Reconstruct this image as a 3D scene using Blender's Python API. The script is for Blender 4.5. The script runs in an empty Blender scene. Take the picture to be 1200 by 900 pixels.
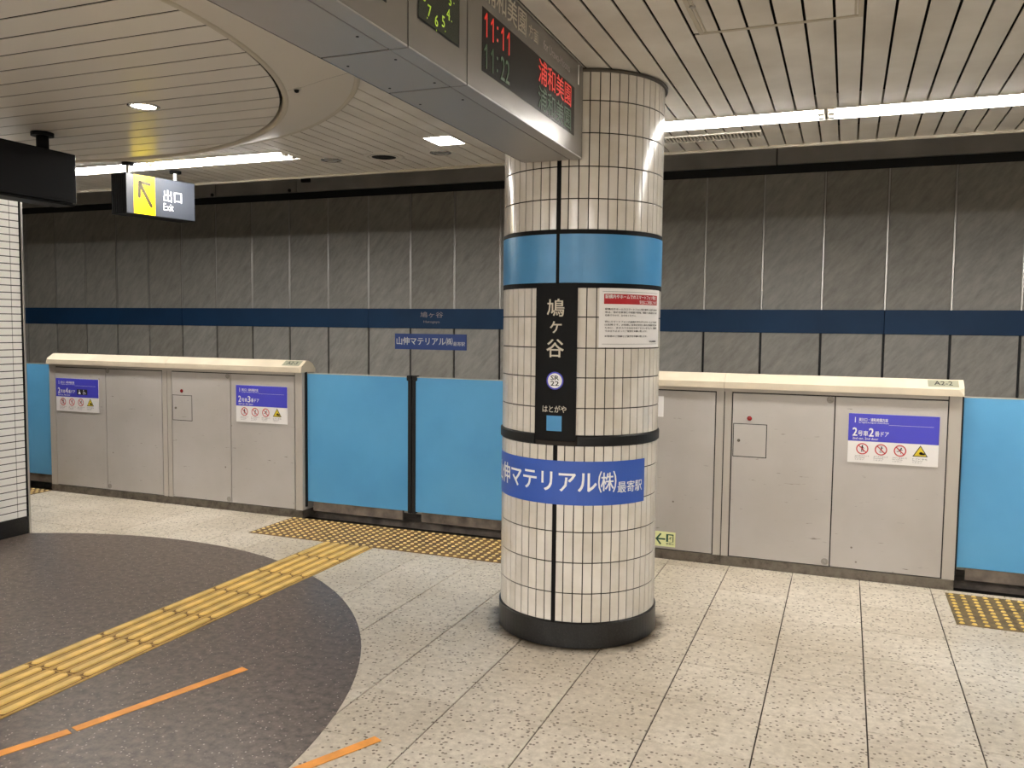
import bpy, bmesh, math, random
from mathutils import Vector, Matrix
random.seed(7)
C = bpy.context.scene.collection
SC = bpy.context.scene

# ---------------------------------------------------------------- camera
H = 1.58; YAW, PITCH, ROLL = -0.3757, -0.0686, 0.0107
fw = Vector((math.sin(YAW)*math.cos(PITCH), math.cos(YAW)*math.cos(PITCH), math.sin(PITCH)))
rt = Vector((math.cos(YAW), -math.sin(YAW), 0)); up = rt.cross(fw)
rt2 = rt*math.cos(ROLL)+up*math.sin(ROLL); up2 = up*math.cos(ROLL)-rt*math.sin(ROLL)
cd = bpy.data.cameras.new('camera'); cam = bpy.data.objects.new('camera', cd); C.objects.link(cam)
cd.sensor_width = 36; cd.lens = 990.77/1200*36; cd.clip_start = .05; cd.clip_end = 100
m = Matrix.Identity(4)
for i in range(3):
    m[i][0] = rt2[i]; m[i][1] = up2[i]; m[i][2] = -fw[i]
m[0][3], m[1][3], m[2][3] = 0, 0, H
cam.matrix_world = m
SC.camera = cam

def P(x, y, z):                      # where a point lands in the 1200x900 frame (used only to see what is in view)
    d = Vector((x, y, z-H)); k = d.dot(fw)
    if k < .2: return None
    return 600+990.77*d.dot(rt2)/k, 450-990.77*d.dot(up2)/k
def inview(x, y, z, mg=40):
    p = P(x, y, z)
    return p is not None and -mg < p[0] < 1200+mg and -mg < p[1] < 900+mg

# ---------------------------------------------------------------- world, exposure
w = bpy.data.worlds.new('world'); SC.world = w; w.use_nodes = True
w.node_tree.nodes['Background'].inputs[0].default_value = (.9, .88, .85, 1)
w.node_tree.nodes['Background'].inputs[1].default_value = .03
SC.view_settings.view_transform = 'Standard'; SC.view_settings.look = 'None'
SC.view_settings.gamma = 1; SC.view_settings.use_curve_mapping = False
SC.view_settings.exposure = 0.62
TUBE = 40.0        # strength of the fluorescent diffusers
SPOT = 45.0

# ---------------------------------------------------------------- materials
def lin(c):
    c = c/255
    return c/12.92 if c <= .04045 else ((c+.055)/1.055)**2.4
def rgb(r, g, b): return (lin(r), lin(g), lin(b), 1)
MATS = {}
def mat(name, col, rough=.5, metal=0, emis=None, es=0, spec=None, coat=0):
    mt = bpy.data.materials.new(name); mt.use_nodes = True
    b = mt.node_tree.nodes['Principled BSDF']
    b.inputs['Base Color'].default_value = rgb(*col); b.inputs['Roughness'].default_value = rough
    b.inputs['Metallic'].default_value = metal
    if spec is not None: b.inputs['Specular IOR Level'].default_value = spec
    if coat: b.inputs['Coat Weight'].default_value = coat; b.inputs['Coat Roughness'].default_value = .08
    if emis: b.inputs['Emission Color'].default_value = rgb(*emis); b.inputs['Emission Strength'].default_value = es
    MATS[name] = mt
    return mt
def nodes(mt): return mt.node_tree.nodes, mt.node_tree.links, mt.node_tree.nodes['Principled BSDF']
def pos(mt, scale=(1, 1, 1), rot=(0, 0, 0)):
    N, L, b = nodes(mt)
    g = N.new('ShaderNodeNewGeometry'); mp = N.new('ShaderNodeMapping')
    mp.inputs['Scale'].default_value = scale; mp.inputs['Rotation'].default_value = rot
    L.new(g.outputs['Position'], mp.inputs['Vector']); return mp.outputs[0]
def ramp(mt, src, stops):
    N, L, b = nodes(mt); r = N.new('ShaderNodeValToRGB')
    e = r.color_ramp.elements
    while len(e) < len(stops): e.new(.5)
    for k, (p_, c) in enumerate(stops): e[k].position = p_; e[k].color = c if len(c) == 4 else rgb(*c)
    L.new(src, r.inputs[0]); return r.outputs[0]
def noise(mt, vec, scale, detail=4, rough=.55):
    N, L, b = nodes(mt); n = N.new('ShaderNodeTexNoise'); n.inputs['Scale'].default_value = scale
    n.inputs['Detail'].default_value = detail; n.inputs['Roughness'].default_value = rough
    L.new(vec, n.inputs['Vector']); return n.outputs[0]
def voro(mt, vec, scale, feature='F1', out='Distance', rnd=1):
    N, L, b = nodes(mt); n = N.new('ShaderNodeTexVoronoi'); n.inputs['Scale'].default_value = scale
    n.feature = feature; n.inputs['Randomness'].default_value = rnd
    L.new(vec, n.inputs['Vector']); return n.outputs[out]
def mix(mt, fac, a, c, mode='MIX'):
    N, L, b = nodes(mt); n = N.new('ShaderNodeMix'); n.data_type = 'RGBA'; n.blend_type = mode
    for s, v in ((n.inputs[0], fac), (n.inputs[6], a), (n.inputs[7], c)):
        if hasattr(v, 'node'): L.new(v, s)
        else: s.default_value = v
    return n.outputs[2]
def bump(mt, src, strength, dist=.002):
    N, L, b = nodes(mt); n = N.new('ShaderNodeBump'); n.inputs['Strength'].default_value = strength
    n.inputs['Distance'].default_value = dist; L.new(src, n.inputs['Height']); L.new(n.outputs[0], b.inputs['Normal'])
def objrand(mt):
    N, L, b = nodes(mt); return N.new('ShaderNodeObjectInfo').outputs['Random']
def base(mt, c):
    N, L, b = nodes(mt); L.new(c, b.inputs['Base Color'])
def soft_variation(mt, col, amt=.12, scale=3):
    v = pos(mt); n = noise(mt, v, scale)
    lo = tuple(max(0, x*(1-amt)) for x in col); hi = tuple(min(255, x*(1+amt*.5)) for x in col)
    c = ramp(mt, n, [(.3, lo), (.7, hi)]); base(mt, c); return c

def speckled(name, basec, light, dark, s1, rough, amount=.5):
    mt = mat(name, basec, rough); v = pos(mt)
    c0 = ramp(mt, noise(mt, v, s1*.55, 3, .7), [(.38, dark_mix(basec, light, .0)), (.62, light)])
    c1 = mix(mt, ramp(mt, voro(mt, v, s1), [(.0, (255,)*3), (.27, (255,)*3), (.36, (0,)*3)]), c0, rgb(*dark))
    # only some cells hold a dark chip
    sel = ramp(mt, voro(mt, v, s1, out='Color'), [(amount, (0,)*3), (amount+.02, (255,)*3)])
    c2 = mix(mt, sel, c0, c1)
    blot = ramp(mt, noise(mt, v, 1.3, 5), [(.3, (225, 222, 216)), (.65, (255, 255, 255))])
    c3 = mix(mt, 1.0, c2, blot, 'MULTIPLY')
    r = ramp(mt, objrand(mt), [(0, (243, 241, 238)), (1, (255, 255, 255))])
    base(mt, mix(mt, 1.0, c3, r, 'MULTIPLY'))
    N, L, b = nodes(mt)
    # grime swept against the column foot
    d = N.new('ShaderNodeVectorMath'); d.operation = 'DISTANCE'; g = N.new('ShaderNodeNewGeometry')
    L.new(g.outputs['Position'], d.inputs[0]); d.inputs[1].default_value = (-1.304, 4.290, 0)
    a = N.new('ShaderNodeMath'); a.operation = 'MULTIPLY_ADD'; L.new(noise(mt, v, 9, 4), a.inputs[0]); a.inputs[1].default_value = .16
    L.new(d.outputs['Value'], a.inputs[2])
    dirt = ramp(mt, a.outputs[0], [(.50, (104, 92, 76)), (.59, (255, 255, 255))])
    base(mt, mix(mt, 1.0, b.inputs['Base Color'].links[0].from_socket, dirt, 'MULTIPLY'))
    return mt
def dark_mix(a, b, t): return tuple(a[i]*(1-t)+b[i]*t for i in range(3))

M = {}
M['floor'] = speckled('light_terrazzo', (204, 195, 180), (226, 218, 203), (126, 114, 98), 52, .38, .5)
M['floor_joint'] = mat('floor_joint_grout', (66, 58, 50), .9)
M['inlay'] = mat('dark_terrazzo', (92, 82, 80), .38)
def _inlay(mt):
    v = pos(mt)
    c0 = ramp(mt, noise(mt, v, 26, 4, .7), [(.33, (64, 55, 50)), (.67, (114, 101, 92))])
    chips = ramp(mt, voro(mt, v, 75), [(0, (255,)*3), (.22, (255,)*3), (.32, (0,)*3)])
    sel = ramp(mt, voro(mt, v, 75, out='Color'), [(.72, (0,)*3), (.76, (255,)*3)])
    c1 = mix(mt, chips, c0, rgb(176, 164, 156)); c2 = mix(mt, sel, c0, c1)
    base(mt, c2)
_inlay(M['inlay'])
M['tile'] = mat('glazed_tile', (216, 209, 196), .16, spec=.6)
def _tile(mt):
    r = ramp(mt, objrand(mt), [(0, (210, 205, 196)), (1, (224, 219, 210))])
    d = ramp(mt, noise(mt, pos(mt), 6, 4), [(.3, (240, 238, 232)), (.6, (255, 255, 255))])
    base(mt, mix(mt, 1.0, r, d, 'MULTIPLY')); bump(mt, noise(mt, pos(mt), 9, 2), .05, .002)
_tile(M['tile'])
M['white_tile'] = mat('white_wall_tile', (240, 238, 232), .2)
M['grout'] = mat('tile_grout', (42, 36, 30), .9)
M['black'] = mat('black_enamel', (10, 10, 11), .55, spec=.15)
M['bronze'] = mat('dark_bronze_rim', (84, 78, 70), .4, .4)
M['granite'] = mat('black_granite', (34, 34, 35), .3)
base(M['granite'], ramp(M['granite'], noise(M['granite'], pos(M['granite']), 120, 3, .8), [(.5, (17, 17, 18)), (.78, (52, 50, 48))]))
M['rubber'] = mat('black_rubber', (22, 23, 23), .5, spec=.3)
M['blue_enamel'] = mat('blue_enamel', (58, 126, 176), .3)
soft_variation(M['blue_enamel'], (72, 144, 196), .06, 4)
M['sticker'] = mat('blue_sticker', (52, 88, 176), .4)
M['sticker2'] = mat('dull_blue_sticker', (58, 84, 152), .5)
M['white'] = mat('white_print', (238, 238, 236), .45)
M['offwhite'] = mat('cream_lettering', (206, 198, 180), .5)
M['panel'] = mat('grey_paint', (182, 176, 168), .36)
def _panel(mt):
    v = pos(mt)
    c0 = ramp(mt, noise(mt, v, 1.6, 4), [(.3, (172, 167, 161)), (.7, (186, 182, 178))])
    # sparse scuffs: thin stretched streaks
    v2 = pos(mt, (7, 7, 60), (0, .3, 0))
    s = ramp(mt, noise(mt, v2, 1.1, 3, .7), [(.675, (0,)*3), (.74, (255,)*3)])
    c1 = mix(mt, s, c0, rgb(120, 112, 104))
    v3 = voro(mt, v, 5.5)
    s2 = ramp(mt, v3, [(.03, (255,)*3), (.05, (0,)*3)])
    base(mt, mix(mt, s2, c1, rgb(112, 104, 96)))
_panel(M['panel'])
M['stile'] = mat('grey_stile_paint', (178, 172, 163), .4)
M['lid'] = mat('cream_lid_paint', (222, 212, 190), .4); soft_variation(M['lid'], (220, 208, 186), .06, 3)
M['screw'] = mat('dull_screw_metal', (150, 145, 138), .45, .3)
M['kick'] = mat('worn_steel_kickplate', (120, 112, 102), .42, .5)
base(M['kick'], ramp(M['kick'], noise(M['kick'], pos(M['kick']), 14, 5, .7), [(.3, (70, 64, 56)), (.5, (104, 97, 88)), (.75, (122, 115, 105))]))
M['shadowgap'] = mat('dark_gap', (30, 28, 26), .8)
M['door'] = mat('sky_blue_paint', (104, 172, 208), .34); 
def _door(mt):
    v = pos(mt)
    base(mt, ramp(mt, noise(mt, v, 1.2, 4), [(.3, (78, 150, 200)), (.7, (94, 168, 216))]))
_door(M['door'])
M['steel'] = mat('brushed_steel', (190, 186, 178), .3, .9)
M['red_lamp'] = mat('red_lamp_glass', (128, 16, 22), .2)
M['plate_blue'] = mat('violet_blue_print', (66, 66, 192), .4)
M['plate_white'] = mat('white_plate', (238, 236, 234), .35)
M['red'] = mat('red_print', (196, 30, 44), .45)
M['notice_red'] = mat('crimson_print', (178, 30, 40), .45)
M['sign_black'] = mat('black_print', (26, 26, 28), .5)
M['grey_text'] = mat('grey_print', (120, 118, 122), .6)
M['yellow_print'] = mat('yellow_print', (226, 200, 40), .45)
M['label_plate'] = mat('grey_green_label', (150, 150, 130), .5)
M['glow_plate'] = mat('pale_luminous_plate', (232, 236, 178), .5)
M['green'] = mat('dark_green_print', (20, 78, 56), .5)
M['dome'] = mat('yellow_dome', (214, 178, 92), .5); soft_variation(M['dome'], (236, 208, 136), .15, 12)
M['pad'] = mat('worn_yellow_pad', (140, 108, 58), .65); soft_variation(M['pad'], (116, 86, 42), .3, 9)
M['pad2'] = mat('dirty_yellow_pad', (104, 86, 56), .7); soft_variation(M['pad2'], (106, 88, 56), .25, 14)
M['dome2'] = mat('dull_yellow_dome', (206, 174, 84), .5); soft_variation(M['dome2'], (210, 178, 86), .15, 14)
M['guide'] = mat('yellow_guide_base', (178, 140, 66), .55); soft_variation(M['guide'], (186, 148, 72), .16, 8)
M['guidebar'] = mat('yellow_guide_bar', (228, 188, 90), .42); soft_variation(M['guidebar'], (232, 196, 108), .12, 8)
M['bar_shade_grime'] = mat('shade_and_grime_along_bars', (120, 88, 40), .8)  # shade and dirt at the bar edges, painted as a dark flat border
M['orange'] = mat('orange_tape', (226, 144, 56), .5); soft_variation(M['orange'], (238, 160, 66), .1, 10)
M['plank'] = mat('cream_metal_plank', (178, 166, 148), .36, 0)
def _plank(mt):
    v = pos(mt)
    a = ramp(mt, objrand(mt), [(0, (222, 218, 211)), (1, (230, 226, 219))])
    d = ramp(mt, noise(mt, v, 2.5, 4), [(.3, (232, 230, 226)), (.65, (255, 255, 255))])
    base(mt, mix(mt, 1.0, a, d, 'MULTIPLY'))
_plank(M['plank'])
M['soffit'] = mat('soffit_paint', (176, 164, 146), .3); 
base(M['soffit'], ramp(M['soffit'], objrand(M['soffit']), [(0, (208, 203, 195)), (1, (216, 211, 203))]))
M['flare'] = mat('flare_paint', (206, 200, 190), .5)
M['void'] = mat('ceiling_void', (20, 18, 16), .95)
M['trim'] = mat('cream_trim', (190, 182, 166), .4)
M['wallp'] = mat('grey_marbled_panel', (140, 136, 128), .45)
def _wall(mt):
    v = pos(mt, (1/5.0, 1, 1/1.5), (0, .7, 0)); v.node.vector_type = 'TEXTURE'; n = noise(mt, v, 3.6, 8, .72)
    c = ramp(mt, n, [(.25, (146, 143, 134)), (.5, (172, 169, 160)), (.78, (196, 193, 183))])
    r = ramp(mt, objrand(mt), [(0, (240, 238, 235)), (1, (255, 255, 255))])
    base(mt, mix(mt, 1.0, c, r, 'MULTIPLY'))
_wall(M['wallp'])
M['alu'] = mat('aluminium_strip', (200, 198, 192), .32, .75)
M['blackmetal'] = mat('black_joint', (20, 20, 20), .5)
M['band'] = mat('navy_band', (22, 66, 106), .5, spec=.3); soft_variation(M['band'], (20, 62, 100), .08, 2)
M['fascia'] = mat('grey_fascia', (118, 114, 108), .6); soft_variation(M['fascia'], (176, 172, 166), .12, 1.5)
M['concrete'] = mat('track_concrete', (84, 78, 72), .9); soft_variation(M['concrete'], (86, 80, 72), .3, 5)
M['threshold'] = mat('worn_threshold', (112, 104, 94), .7); soft_variation(M['threshold'], (112, 102, 92), .35, 9)
M['beam'] = mat('silver_sign_paint', (150, 146, 140), .27, .55)
M['beam_under'] = mat('silver_underside_paint', (152, 150, 148), .36, .3)
M['screen'] = mat('black_screen', (12, 12, 12), .25, spec=.3)
M['clockface'] = mat('dark_green_dial', (34, 44, 30), .25)
M['led_red'] = mat('red_led', (150, 30, 20), .5, emis=(255, 66, 44), es=.26)
M['led_dim'] = mat('dim_green_led', (40, 54, 34), .5, emis=(50, 84, 34), es=.22)
M['led_clock'] = mat('green_numerals', (150, 180, 50), .5, emis=(176, 205, 60), es=.25)
M['led_grey'] = mat('grey_dots', (170, 160, 160), .5)
M['tube'] = mat('fluorescent_diffuser', (255, 255, 255), .5, emis=(253, 249, 245), es=TUBE)
M['tube_added_rear'] = mat('added_rear_fill_tube', (255, 255, 255), .5, emis=(253, 249, 245), es=TUBE*2.6)
M['fixture'] = mat('white_fixture', (226, 222, 212), .4)
M['downlens'] = mat('downlight_lens', (255, 255, 255), .5, emis=(255, 246, 232), es=SPOT)
M['chrome'] = mat('chrome_ring', (200, 198, 194), .18, .9)
M['charcoal'] = mat('charcoal_housing', (12, 12, 13), .6, spec=.2)
M['exit_face'] = mat('slate_sign_face', (66, 70, 78), .35, emis=(66, 70, 78), es=.5)
M['exit_yellow'] = mat('yellow_lit_panel', (250, 222, 0), .4, emis=(255, 218, 0), es=1.15)
M['exit_white'] = mat('white_lit_lettering', (250, 250, 250), .4, emis=(255, 255, 255), es=.9)
M['arrow'] = mat('brown_arrow', (74, 66, 24), .5)
M['plain'] = mat('plain_plaster', (176, 168, 156), .7)

# ---------------------------------------------------------------- object helpers
ORG = {}                                      # object -> world position of its origin
def finish(o, name, org, parent=None, label=None, cat=None, group=None, kind=None):
    C.objects.link(o); ORG[o] = Vector(org)
    if parent is not None: o.parent = parent; o.location = ORG[o]-ORG[parent]
    else: o.location = ORG[o]
    if label: o['label'] = label
    if cat: o['category'] = cat
    if group: o['group'] = group
    if kind: o['kind'] = kind
    return o
def empty(name, org, parent=None, **k):
    o = bpy.data.objects.new(name, None); o.empty_display_size = .1
    return finish(o, name, org, parent, **k)
class MB:
    def __init__(s): s.bm = bmesh.new(); s.mi = 0
    def quad(s, *pts):
        f = s.bm.faces.new([s.bm.verts.new(p) for p in pts]); f.material_index = s.mi; return f
    def box(s, x0, x1, y0, y1, z0, z1, b=0, seg=1):
        r = bmesh.ops.create_cube(s.bm, size=1)
        for v in r['verts']:
            v.co = Vector(((x0+x1)/2+v.co.x*(x1-x0), (y0+y1)/2+v.co.y*(y1-y0), (z0+z1)/2+v.co.z*(z1-z0)))
        fs = {f for v in r['verts'] for f in v.link_faces}
        for f in fs: f.material_index = s.mi
        if b:
            es = {e for v in r['verts'] for e in v.link_edges}
            bmesh.ops.bevel(s.bm, geom=list(es), offset=b, segments=seg, profile=.5, affect='EDGES')
        return s
    def prism(s, pts, axis, a, b_):
        """pts: 2D polygon; axis 'x' (pts are y,z), 'y' (x,z), 'z' (x,y)"""
        def mk(p, t):
            return {'x': (t, p[0], p[1]), 'y': (p[0], t, p[1]), 'z': (p[0], p[1], t)}[axis]
        A = [s.bm.verts.new(mk(p, a)) for p in pts]; B = [s.bm.verts.new(mk(p, b_)) for p in pts]
        s.bm.faces.new(A).material_index = s.mi; s.bm.faces.new(B[::-1]).material_index = s.mi
        n = len(pts)
        for i in range(n):
            s.bm.faces.new((A[i], B[i], B[(i+1) % n], A[(i+1) % n])).material_index = s.mi
        return s
    def lathe(s, prof, cx, cy, n=48, a0=0, a1=2*math.pi, axis='z', cz=0, smooth=True, close=False):
        """prof: (r, h) pairs revolved about an axis through (cx,cy[,cz])"""
        full = abs(a1-a0-2*math.pi) < 1e-6; m_ = n if full else n+1
        rings = []
        for i in range(m_):
            a = a0+(a1-a0)*i/n; ca, sa = math.cos(a), math.sin(a)
            ring = []
            for r, h in prof:
                if axis == 'z': p = (cx+r*ca, cy+r*sa, h)
                elif axis == 'y': p = (cx+r*ca, h, cz+r*sa)
                else: p = (h, cy+r*ca, cz+r*sa)
                ring.append(s.bm.verts.new(p))
            rings.append(ring)
        L = len(prof)
        for i in range(n):
            A, B = rings[i], rings[(i+1) % m_]
            for j in range(L if close else L-1):
                k = (j+1) % L
                f = s.bm.faces.new((A[j], B[j], B[k], A[k])); f.smooth = smooth; f.material_index = s.mi
        if not full and close:
            s.bm.faces.new(rings[0]); s.bm.faces.new(rings[-1][::-1])
        return s
    def disc(s, cx, cy, r, n=24, axis='z', cz=0):
        pts = []
        for i in range(n):
            a = 2*math.pi*i/n; c, d = r*math.cos(a), r*math.sin(a)
            pts.append({'z': (cx+c, cy+d, cz), 'y': (cx+c, cy, cz+d), 'x': (cx, cy+c, cz+d)}[axis])
        s.quad(*pts); return s
    def cyl(s, cx, cy, cz, r, h, n=20, axis='z', smooth=True):
        """from cz (or cy for y, cx for x) along +axis by h"""
        def mk(a, t):
            c, d = r*math.cos(a), r*math.sin(a)
            return {'z': (cx+c, cy+d, cz+t), 'y': (cx+c, cy+t, cz+d), 'x': (cx+t, cy+c, cz+d)}[axis]
        A = [s.bm.verts.new(mk(2*math.pi*i/n, 0)) for i in range(n)]; B = [s.bm.verts.new(mk(2*math.pi*i/n, h)) for i in range(n)]
        s.bm.faces.new(A); s.bm.faces.new(B)
        for i in range(n):
            f = s.bm.faces.new((A[i], A[(i+1) % n], B[(i+1) % n], B[i])); f.smooth = smooth
        return s
    def mesh(s, name, mats):
        bmesh.ops.recalc_face_normals(s.bm, faces=s.bm.faces)
        me = bpy.data.meshes.new(name); s.bm.to_mesh(me); s.bm.free()
        for mt in (mats if isinstance(mats, (list, tuple)) else [mats]): me.materials.append(mt)
        return me
    def build(s, name, mats, parent=None, org=None, **k):
        vs = [v.co for v in s.bm.verts]
        if org is None:
            lo = [min(v[i] for v in vs) for i in range(3)]; hi = [max(v[i] for v in vs) for i in range(3)]
            org = ((lo[0]+hi[0])/2, (lo[1]+hi[1])/2, lo[2])
        o_ = Vector(org)
        for v in s.bm.verts: v.co -= o_
        me = s.mesh(name, mats); o = bpy.data.objects.new(name, me)
        return finish(o, name, org, parent, **k)

def place(me, name, org, parent=None, rotz=0, **k):      # another object sharing a mesh
    o = bpy.data.objects.new(name, me); finish(o, name, org, parent, **k); o.rotation_euler = (0, 0, rotz); return o

# flat print: polygons in (u, v) mapped onto a surface
class Print:
    def __init__(s): s.polys = []; s.lay = 0
    def poly(s, pts): s.polys.append([(p[0], p[1], s.lay) for p in pts]); return s
    def rect(s, u0, u1, v0, v1): return s.poly([(u0, v0), (u1, v0), (u1, v1), (u0, v1)])
    def disc(s, u, v, r, n=24): return s.poly([(u+r*math.cos(2*math.pi*i/n), v+r*math.sin(2*math.pi*i/n)) for i in range(n)])
    def ring(s, u, v, r0, r1, n=28):
        for i in range(n):
            a, b = 2*math.pi*i/n, 2*math.pi*(i+1)/n
            s.poly([(u+r0*math.cos(a), v+r0*math.sin(a)), (u+r1*math.cos(a), v+r1*math.sin(a)), (u+r1*math.cos(b), v+r1*math.sin(b)), (u+r0*math.cos(b), v+r0*math.sin(b))])
        return s
    def line(s, pts, w_):
        for (a, b) in zip(pts[:-1], pts[1:]):
            d = Vector((b[0]-a[0], b[1]-a[1])).normalized(); n = Vector((-d.y, d.x))*w_/2
            s.poly([(a[0]-n.x, a[1]-n.y), (b[0]-n.x, b[1]-n.y), (b[0]+n.x, b[1]+n.y), (a[0]+n.x, a[1]+n.y)])
        for p in pts: s.disc(p[0], p[1], w_/2, 8)
        return s
    def frame(s, u0, u1, v0, v1, t):
        s.rect(u0, u1, v0, v0+t); s.rect(u0, u1, v1-t, v1); s.rect(u0, u0+t, v0+t, v1-t); s.rect(u1-t, u1, v0+t, v1-t); return s
    def text(s, body, u0, u1, v0, v1, bold=0., keep=True, align='l'):
        """fit the text into the box (keep: same scale both ways, sized by height)"""
        vs, fs = glyphs(body)
        if not vs: return s
        a0 = min(p[0] for p in vs); a1 = max(p[0] for p in vs); b0 = min(p[1] for p in vs); b1 = max(p[1] for p in vs)
        sy = (v1-v0)/(b1-b0); sx = (u1-u0)/(a1-a0)
        if keep:
            k = min(sx, sy); sx = sy = k
        off = {'l': u0, 'c': (u0+u1-(a1-a0)*sx)/2, 'r': u1-(a1-a0)*sx}[align]
        vo = (v0+v1-(b1-b0)*sy)/2
        bo = bold*.8
        for dx, dy in ([(0, 0)] if bo < .004 else [(-bo, -bo*.6), (bo, -bo*.6), (-bo, bo*.6), (bo, bo*.6)]):
            for f in fs: s.poly([(off+(vs[i][0]-a0+dx)*sx, vo+(vs[i][1]-b0+dy)*sy) for i in f])
            if bo >= .004: s.lay += 1
        s.lay = 0
        return s
    def build(s, name, mt, fn, parent, step=None, **k):
        bm = bmesh.new()
        for p in s.polys:
            try: bm.faces.new([bm.verts.new(q_) for q_ in p])
            except ValueError: pass
        if step:
            us = [v.co.x for v in bm.verts]; u = min(us)+step
            while u < max(us):
                bmesh.ops.bisect_plane(bm, geom=bm.verts[:]+bm.edges[:]+bm.faces[:], plane_co=(u, 0, 0), plane_no=(1, 0, 0)); u += step
        q = MB(); q.bm.free(); q.bm = bm
        for v in bm.verts:
            u_, w_, l_ = v.co; c = Vector(fn(u_, w_))
            if l_ > .01:
                n_ = (Vector(fn(u_+.01, w_))-c).cross(Vector(fn(u_, w_+.01))-c).normalized(); c = c+n_*l_*.00015
            v.co = c
        return q.build(name, mt, parent, **k)
_gl = {}
def glyphs(body, bold=0.):
    key = (body, bold)
    if key in _gl: return _gl[key]
    cu = bpy.data.curves.new('txt', 'FONT'); cu.body = body; cu.resolution_u = 2; cu.space_line = 1.0
    o = bpy.data.objects.new('txt', cu); C.objects.link(o)
    dg = bpy.context.evaluated_depsgraph_get(); dg.update()
    me = bpy.data.meshes.new_from_object(o.evaluated_get(dg))
    vs = [(v.co.x, v.co.y) for v in me.vertices]; fs = [tuple(p.vertices) for p in me.polygons]
    bpy.data.objects.remove(o); bpy.data.curves.remove(cu); bpy.data.meshes.remove(me)
    _gl[key] = (vs, fs); return _gl[key]
def on_y(Y, off=0.0012):  return lambda u, v: (u, Y-off, v)           # surface facing -Y
def on_x(X, off=0.0012):  return lambda u, v: (X+off, u, v)           # surface facing +X, reading along +Y

# ================================================================ STRUCTURE
YG = 5.69; PX, PY = .4009, .408
CX, CY, R = -1.304, 4.290, .41           # round column
DX, DY, DR = -4.40, 2.14, 2.62           # dark floor disc
SX, SY = -4.40, 2.25                     # lowered ceiling disc
CZ = 2.79

# ---- floor
floor = MB().box(-12, 8, -7, YG+.0, -.25, -.006).build('floor', M['floor_joint'], kind='structure')
xs = [-1.8753+PX*k for k in range(-25, 25)]; ys = [5.157+PY*k for k in range(-30, 2)]
tile_me = MB().box(-PX/2+.0030, PX/2-.0030, -PY/2+.0022, PY/2-.0022, -.006, 0, .0008).mesh('floor_tile', M['floor'])
far = MB(); cnt = 0
for x in xs:
    for y in ys:
        cx_, cy_ = x+PX/2, y+PY/2; top = y+PY
        h_ = PY
        if y > 5.4: top = YG; h_ = YG-y
        seen = any(inview(a, b, 0, 10) for a in (x, x+PX, cx_) for b in (y, y+h_, y+h_/2)) and -9 < x < 3
        hid = math.hypot(max(abs(cx_-DX), 0), cy_-DY) < DR-.32
        if seen and not hid:
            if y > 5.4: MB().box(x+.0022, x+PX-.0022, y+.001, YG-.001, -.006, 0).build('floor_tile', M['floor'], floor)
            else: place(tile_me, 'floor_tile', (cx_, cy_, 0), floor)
            cnt += 1
        elif not hid:
            far.box(x+.0022, x+PX-.0022, y+.001, y+h_-.001, -.006, 0)
far.build('tile_field', M['floor'], floor, kind='stuff')
inl = MB(); inl.lathe([(0.001, .0015), (DR-.002, .0015), (DR, .0), (DR, -.004)], DX, DY, 160, smooth=False)
inl.build('dark_inlay', M['inlay'], floor)
# platform edge: slot under the gates, threshold, track bed
MB().box(-12, 8, YG, YG+.25, -.25, -.05).build('edge_slot', M['shadowgap'], floor)
MB().box(-12, 8, YG+.25, 6.22, -.25, .0, .004).build('edge_threshold', M['threshold'], floor)
MB().box(-12, 8, 6.22, 6.27, -1.2, -.02).box(-12, 8, YG, 6.22, -1.2, -.25).build('floor', M['concrete'], kind='structure')
tb = MB().box(-16, 10, 6.27, 9.6, -1.4, -1.2).build('floor', M['concrete'], kind='structure')
for yr in (6.95, 8.02):
    MB().box(-16, 10, yr-.035, yr+.035, -1.2, -1.06).build('rail', M['steel'], tb)

# ---- track wall
YW = 9.34
wallb = MB().box(-16, 10, YW+.03, YW+.3, -1.2, 4.0).build('wall_back', M['blackmetal'], kind='structure')
p0, X0 = .6000, -11.052
ZB0, ZB1, ZT = 1.537, 1.779, 3.19
for k in range(-4, 30):
    a, b = X0+p0*k+.012, X0+p0*(k+1)-.012
    MB().box(a, b, YW, YW+.03, ZB1, ZT, .003).build('wall_panel', M['wallp'], wallb)
    MB().box(a, b, YW, YW+.03, -1.0, ZB0, .003).build('wall_panel', M['wallp'], wallb)
    MB().box(X0+p0*k-.008, X0+p0*k+.008, YW+.002, YW+.03, ZB1, ZT).build('joint_strip', M['alu'], wallb)
for j in range(-1, 6):
    a = X0+p0*(4+5*j)
    bd = MB().box(a-3.0+.002, a-.002, YW-.012, YW+.03, ZB0, ZB1, .002).build('blue_band', M['band'], wallb)
    if a-3 < -4.75 < a:
        Print().text('鳩ヶ谷', -4.905, -4.595, 1.672, 1.742, .008, keep=False).build('lettering', M['led_grey'], on_y(YW-.012), bd, label='pale grey station name on the blue band')
        Print().text('Hatogaya', -4.86, -4.64, 1.598, 1.634, .01, keep=False).build('lettering', M['led_grey'], on_y(YW-.012), bd)
# upper fascia of the track wall with its joints
for k, (a, b) in enumerate([(-16, -10.9), (-10.9, -8.03), (-8.03, -6.72), (-6.72, -3.1), (-3.1, -.74), (-.74, 2.6), (2.6, 6), (6, 10)]):
    MB().box(a+.006, b-.006, YW-.02, YW+.03, 3.285, 3.95, .003).build('upper_fascia', M['fascia'], wallb)
for x in (-8.6, -8.08, -6.82):
    MB().cyl(x, YW-.035, 3.31, .022, .02, 12, 'y').build('bolt', M['blackmetal'], wallb)
MB().box(-6.62, -6.50, YW-.06, YW-.02, 3.40, 3.47).build('junction_box', M['blackmetal'], wallb)

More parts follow.
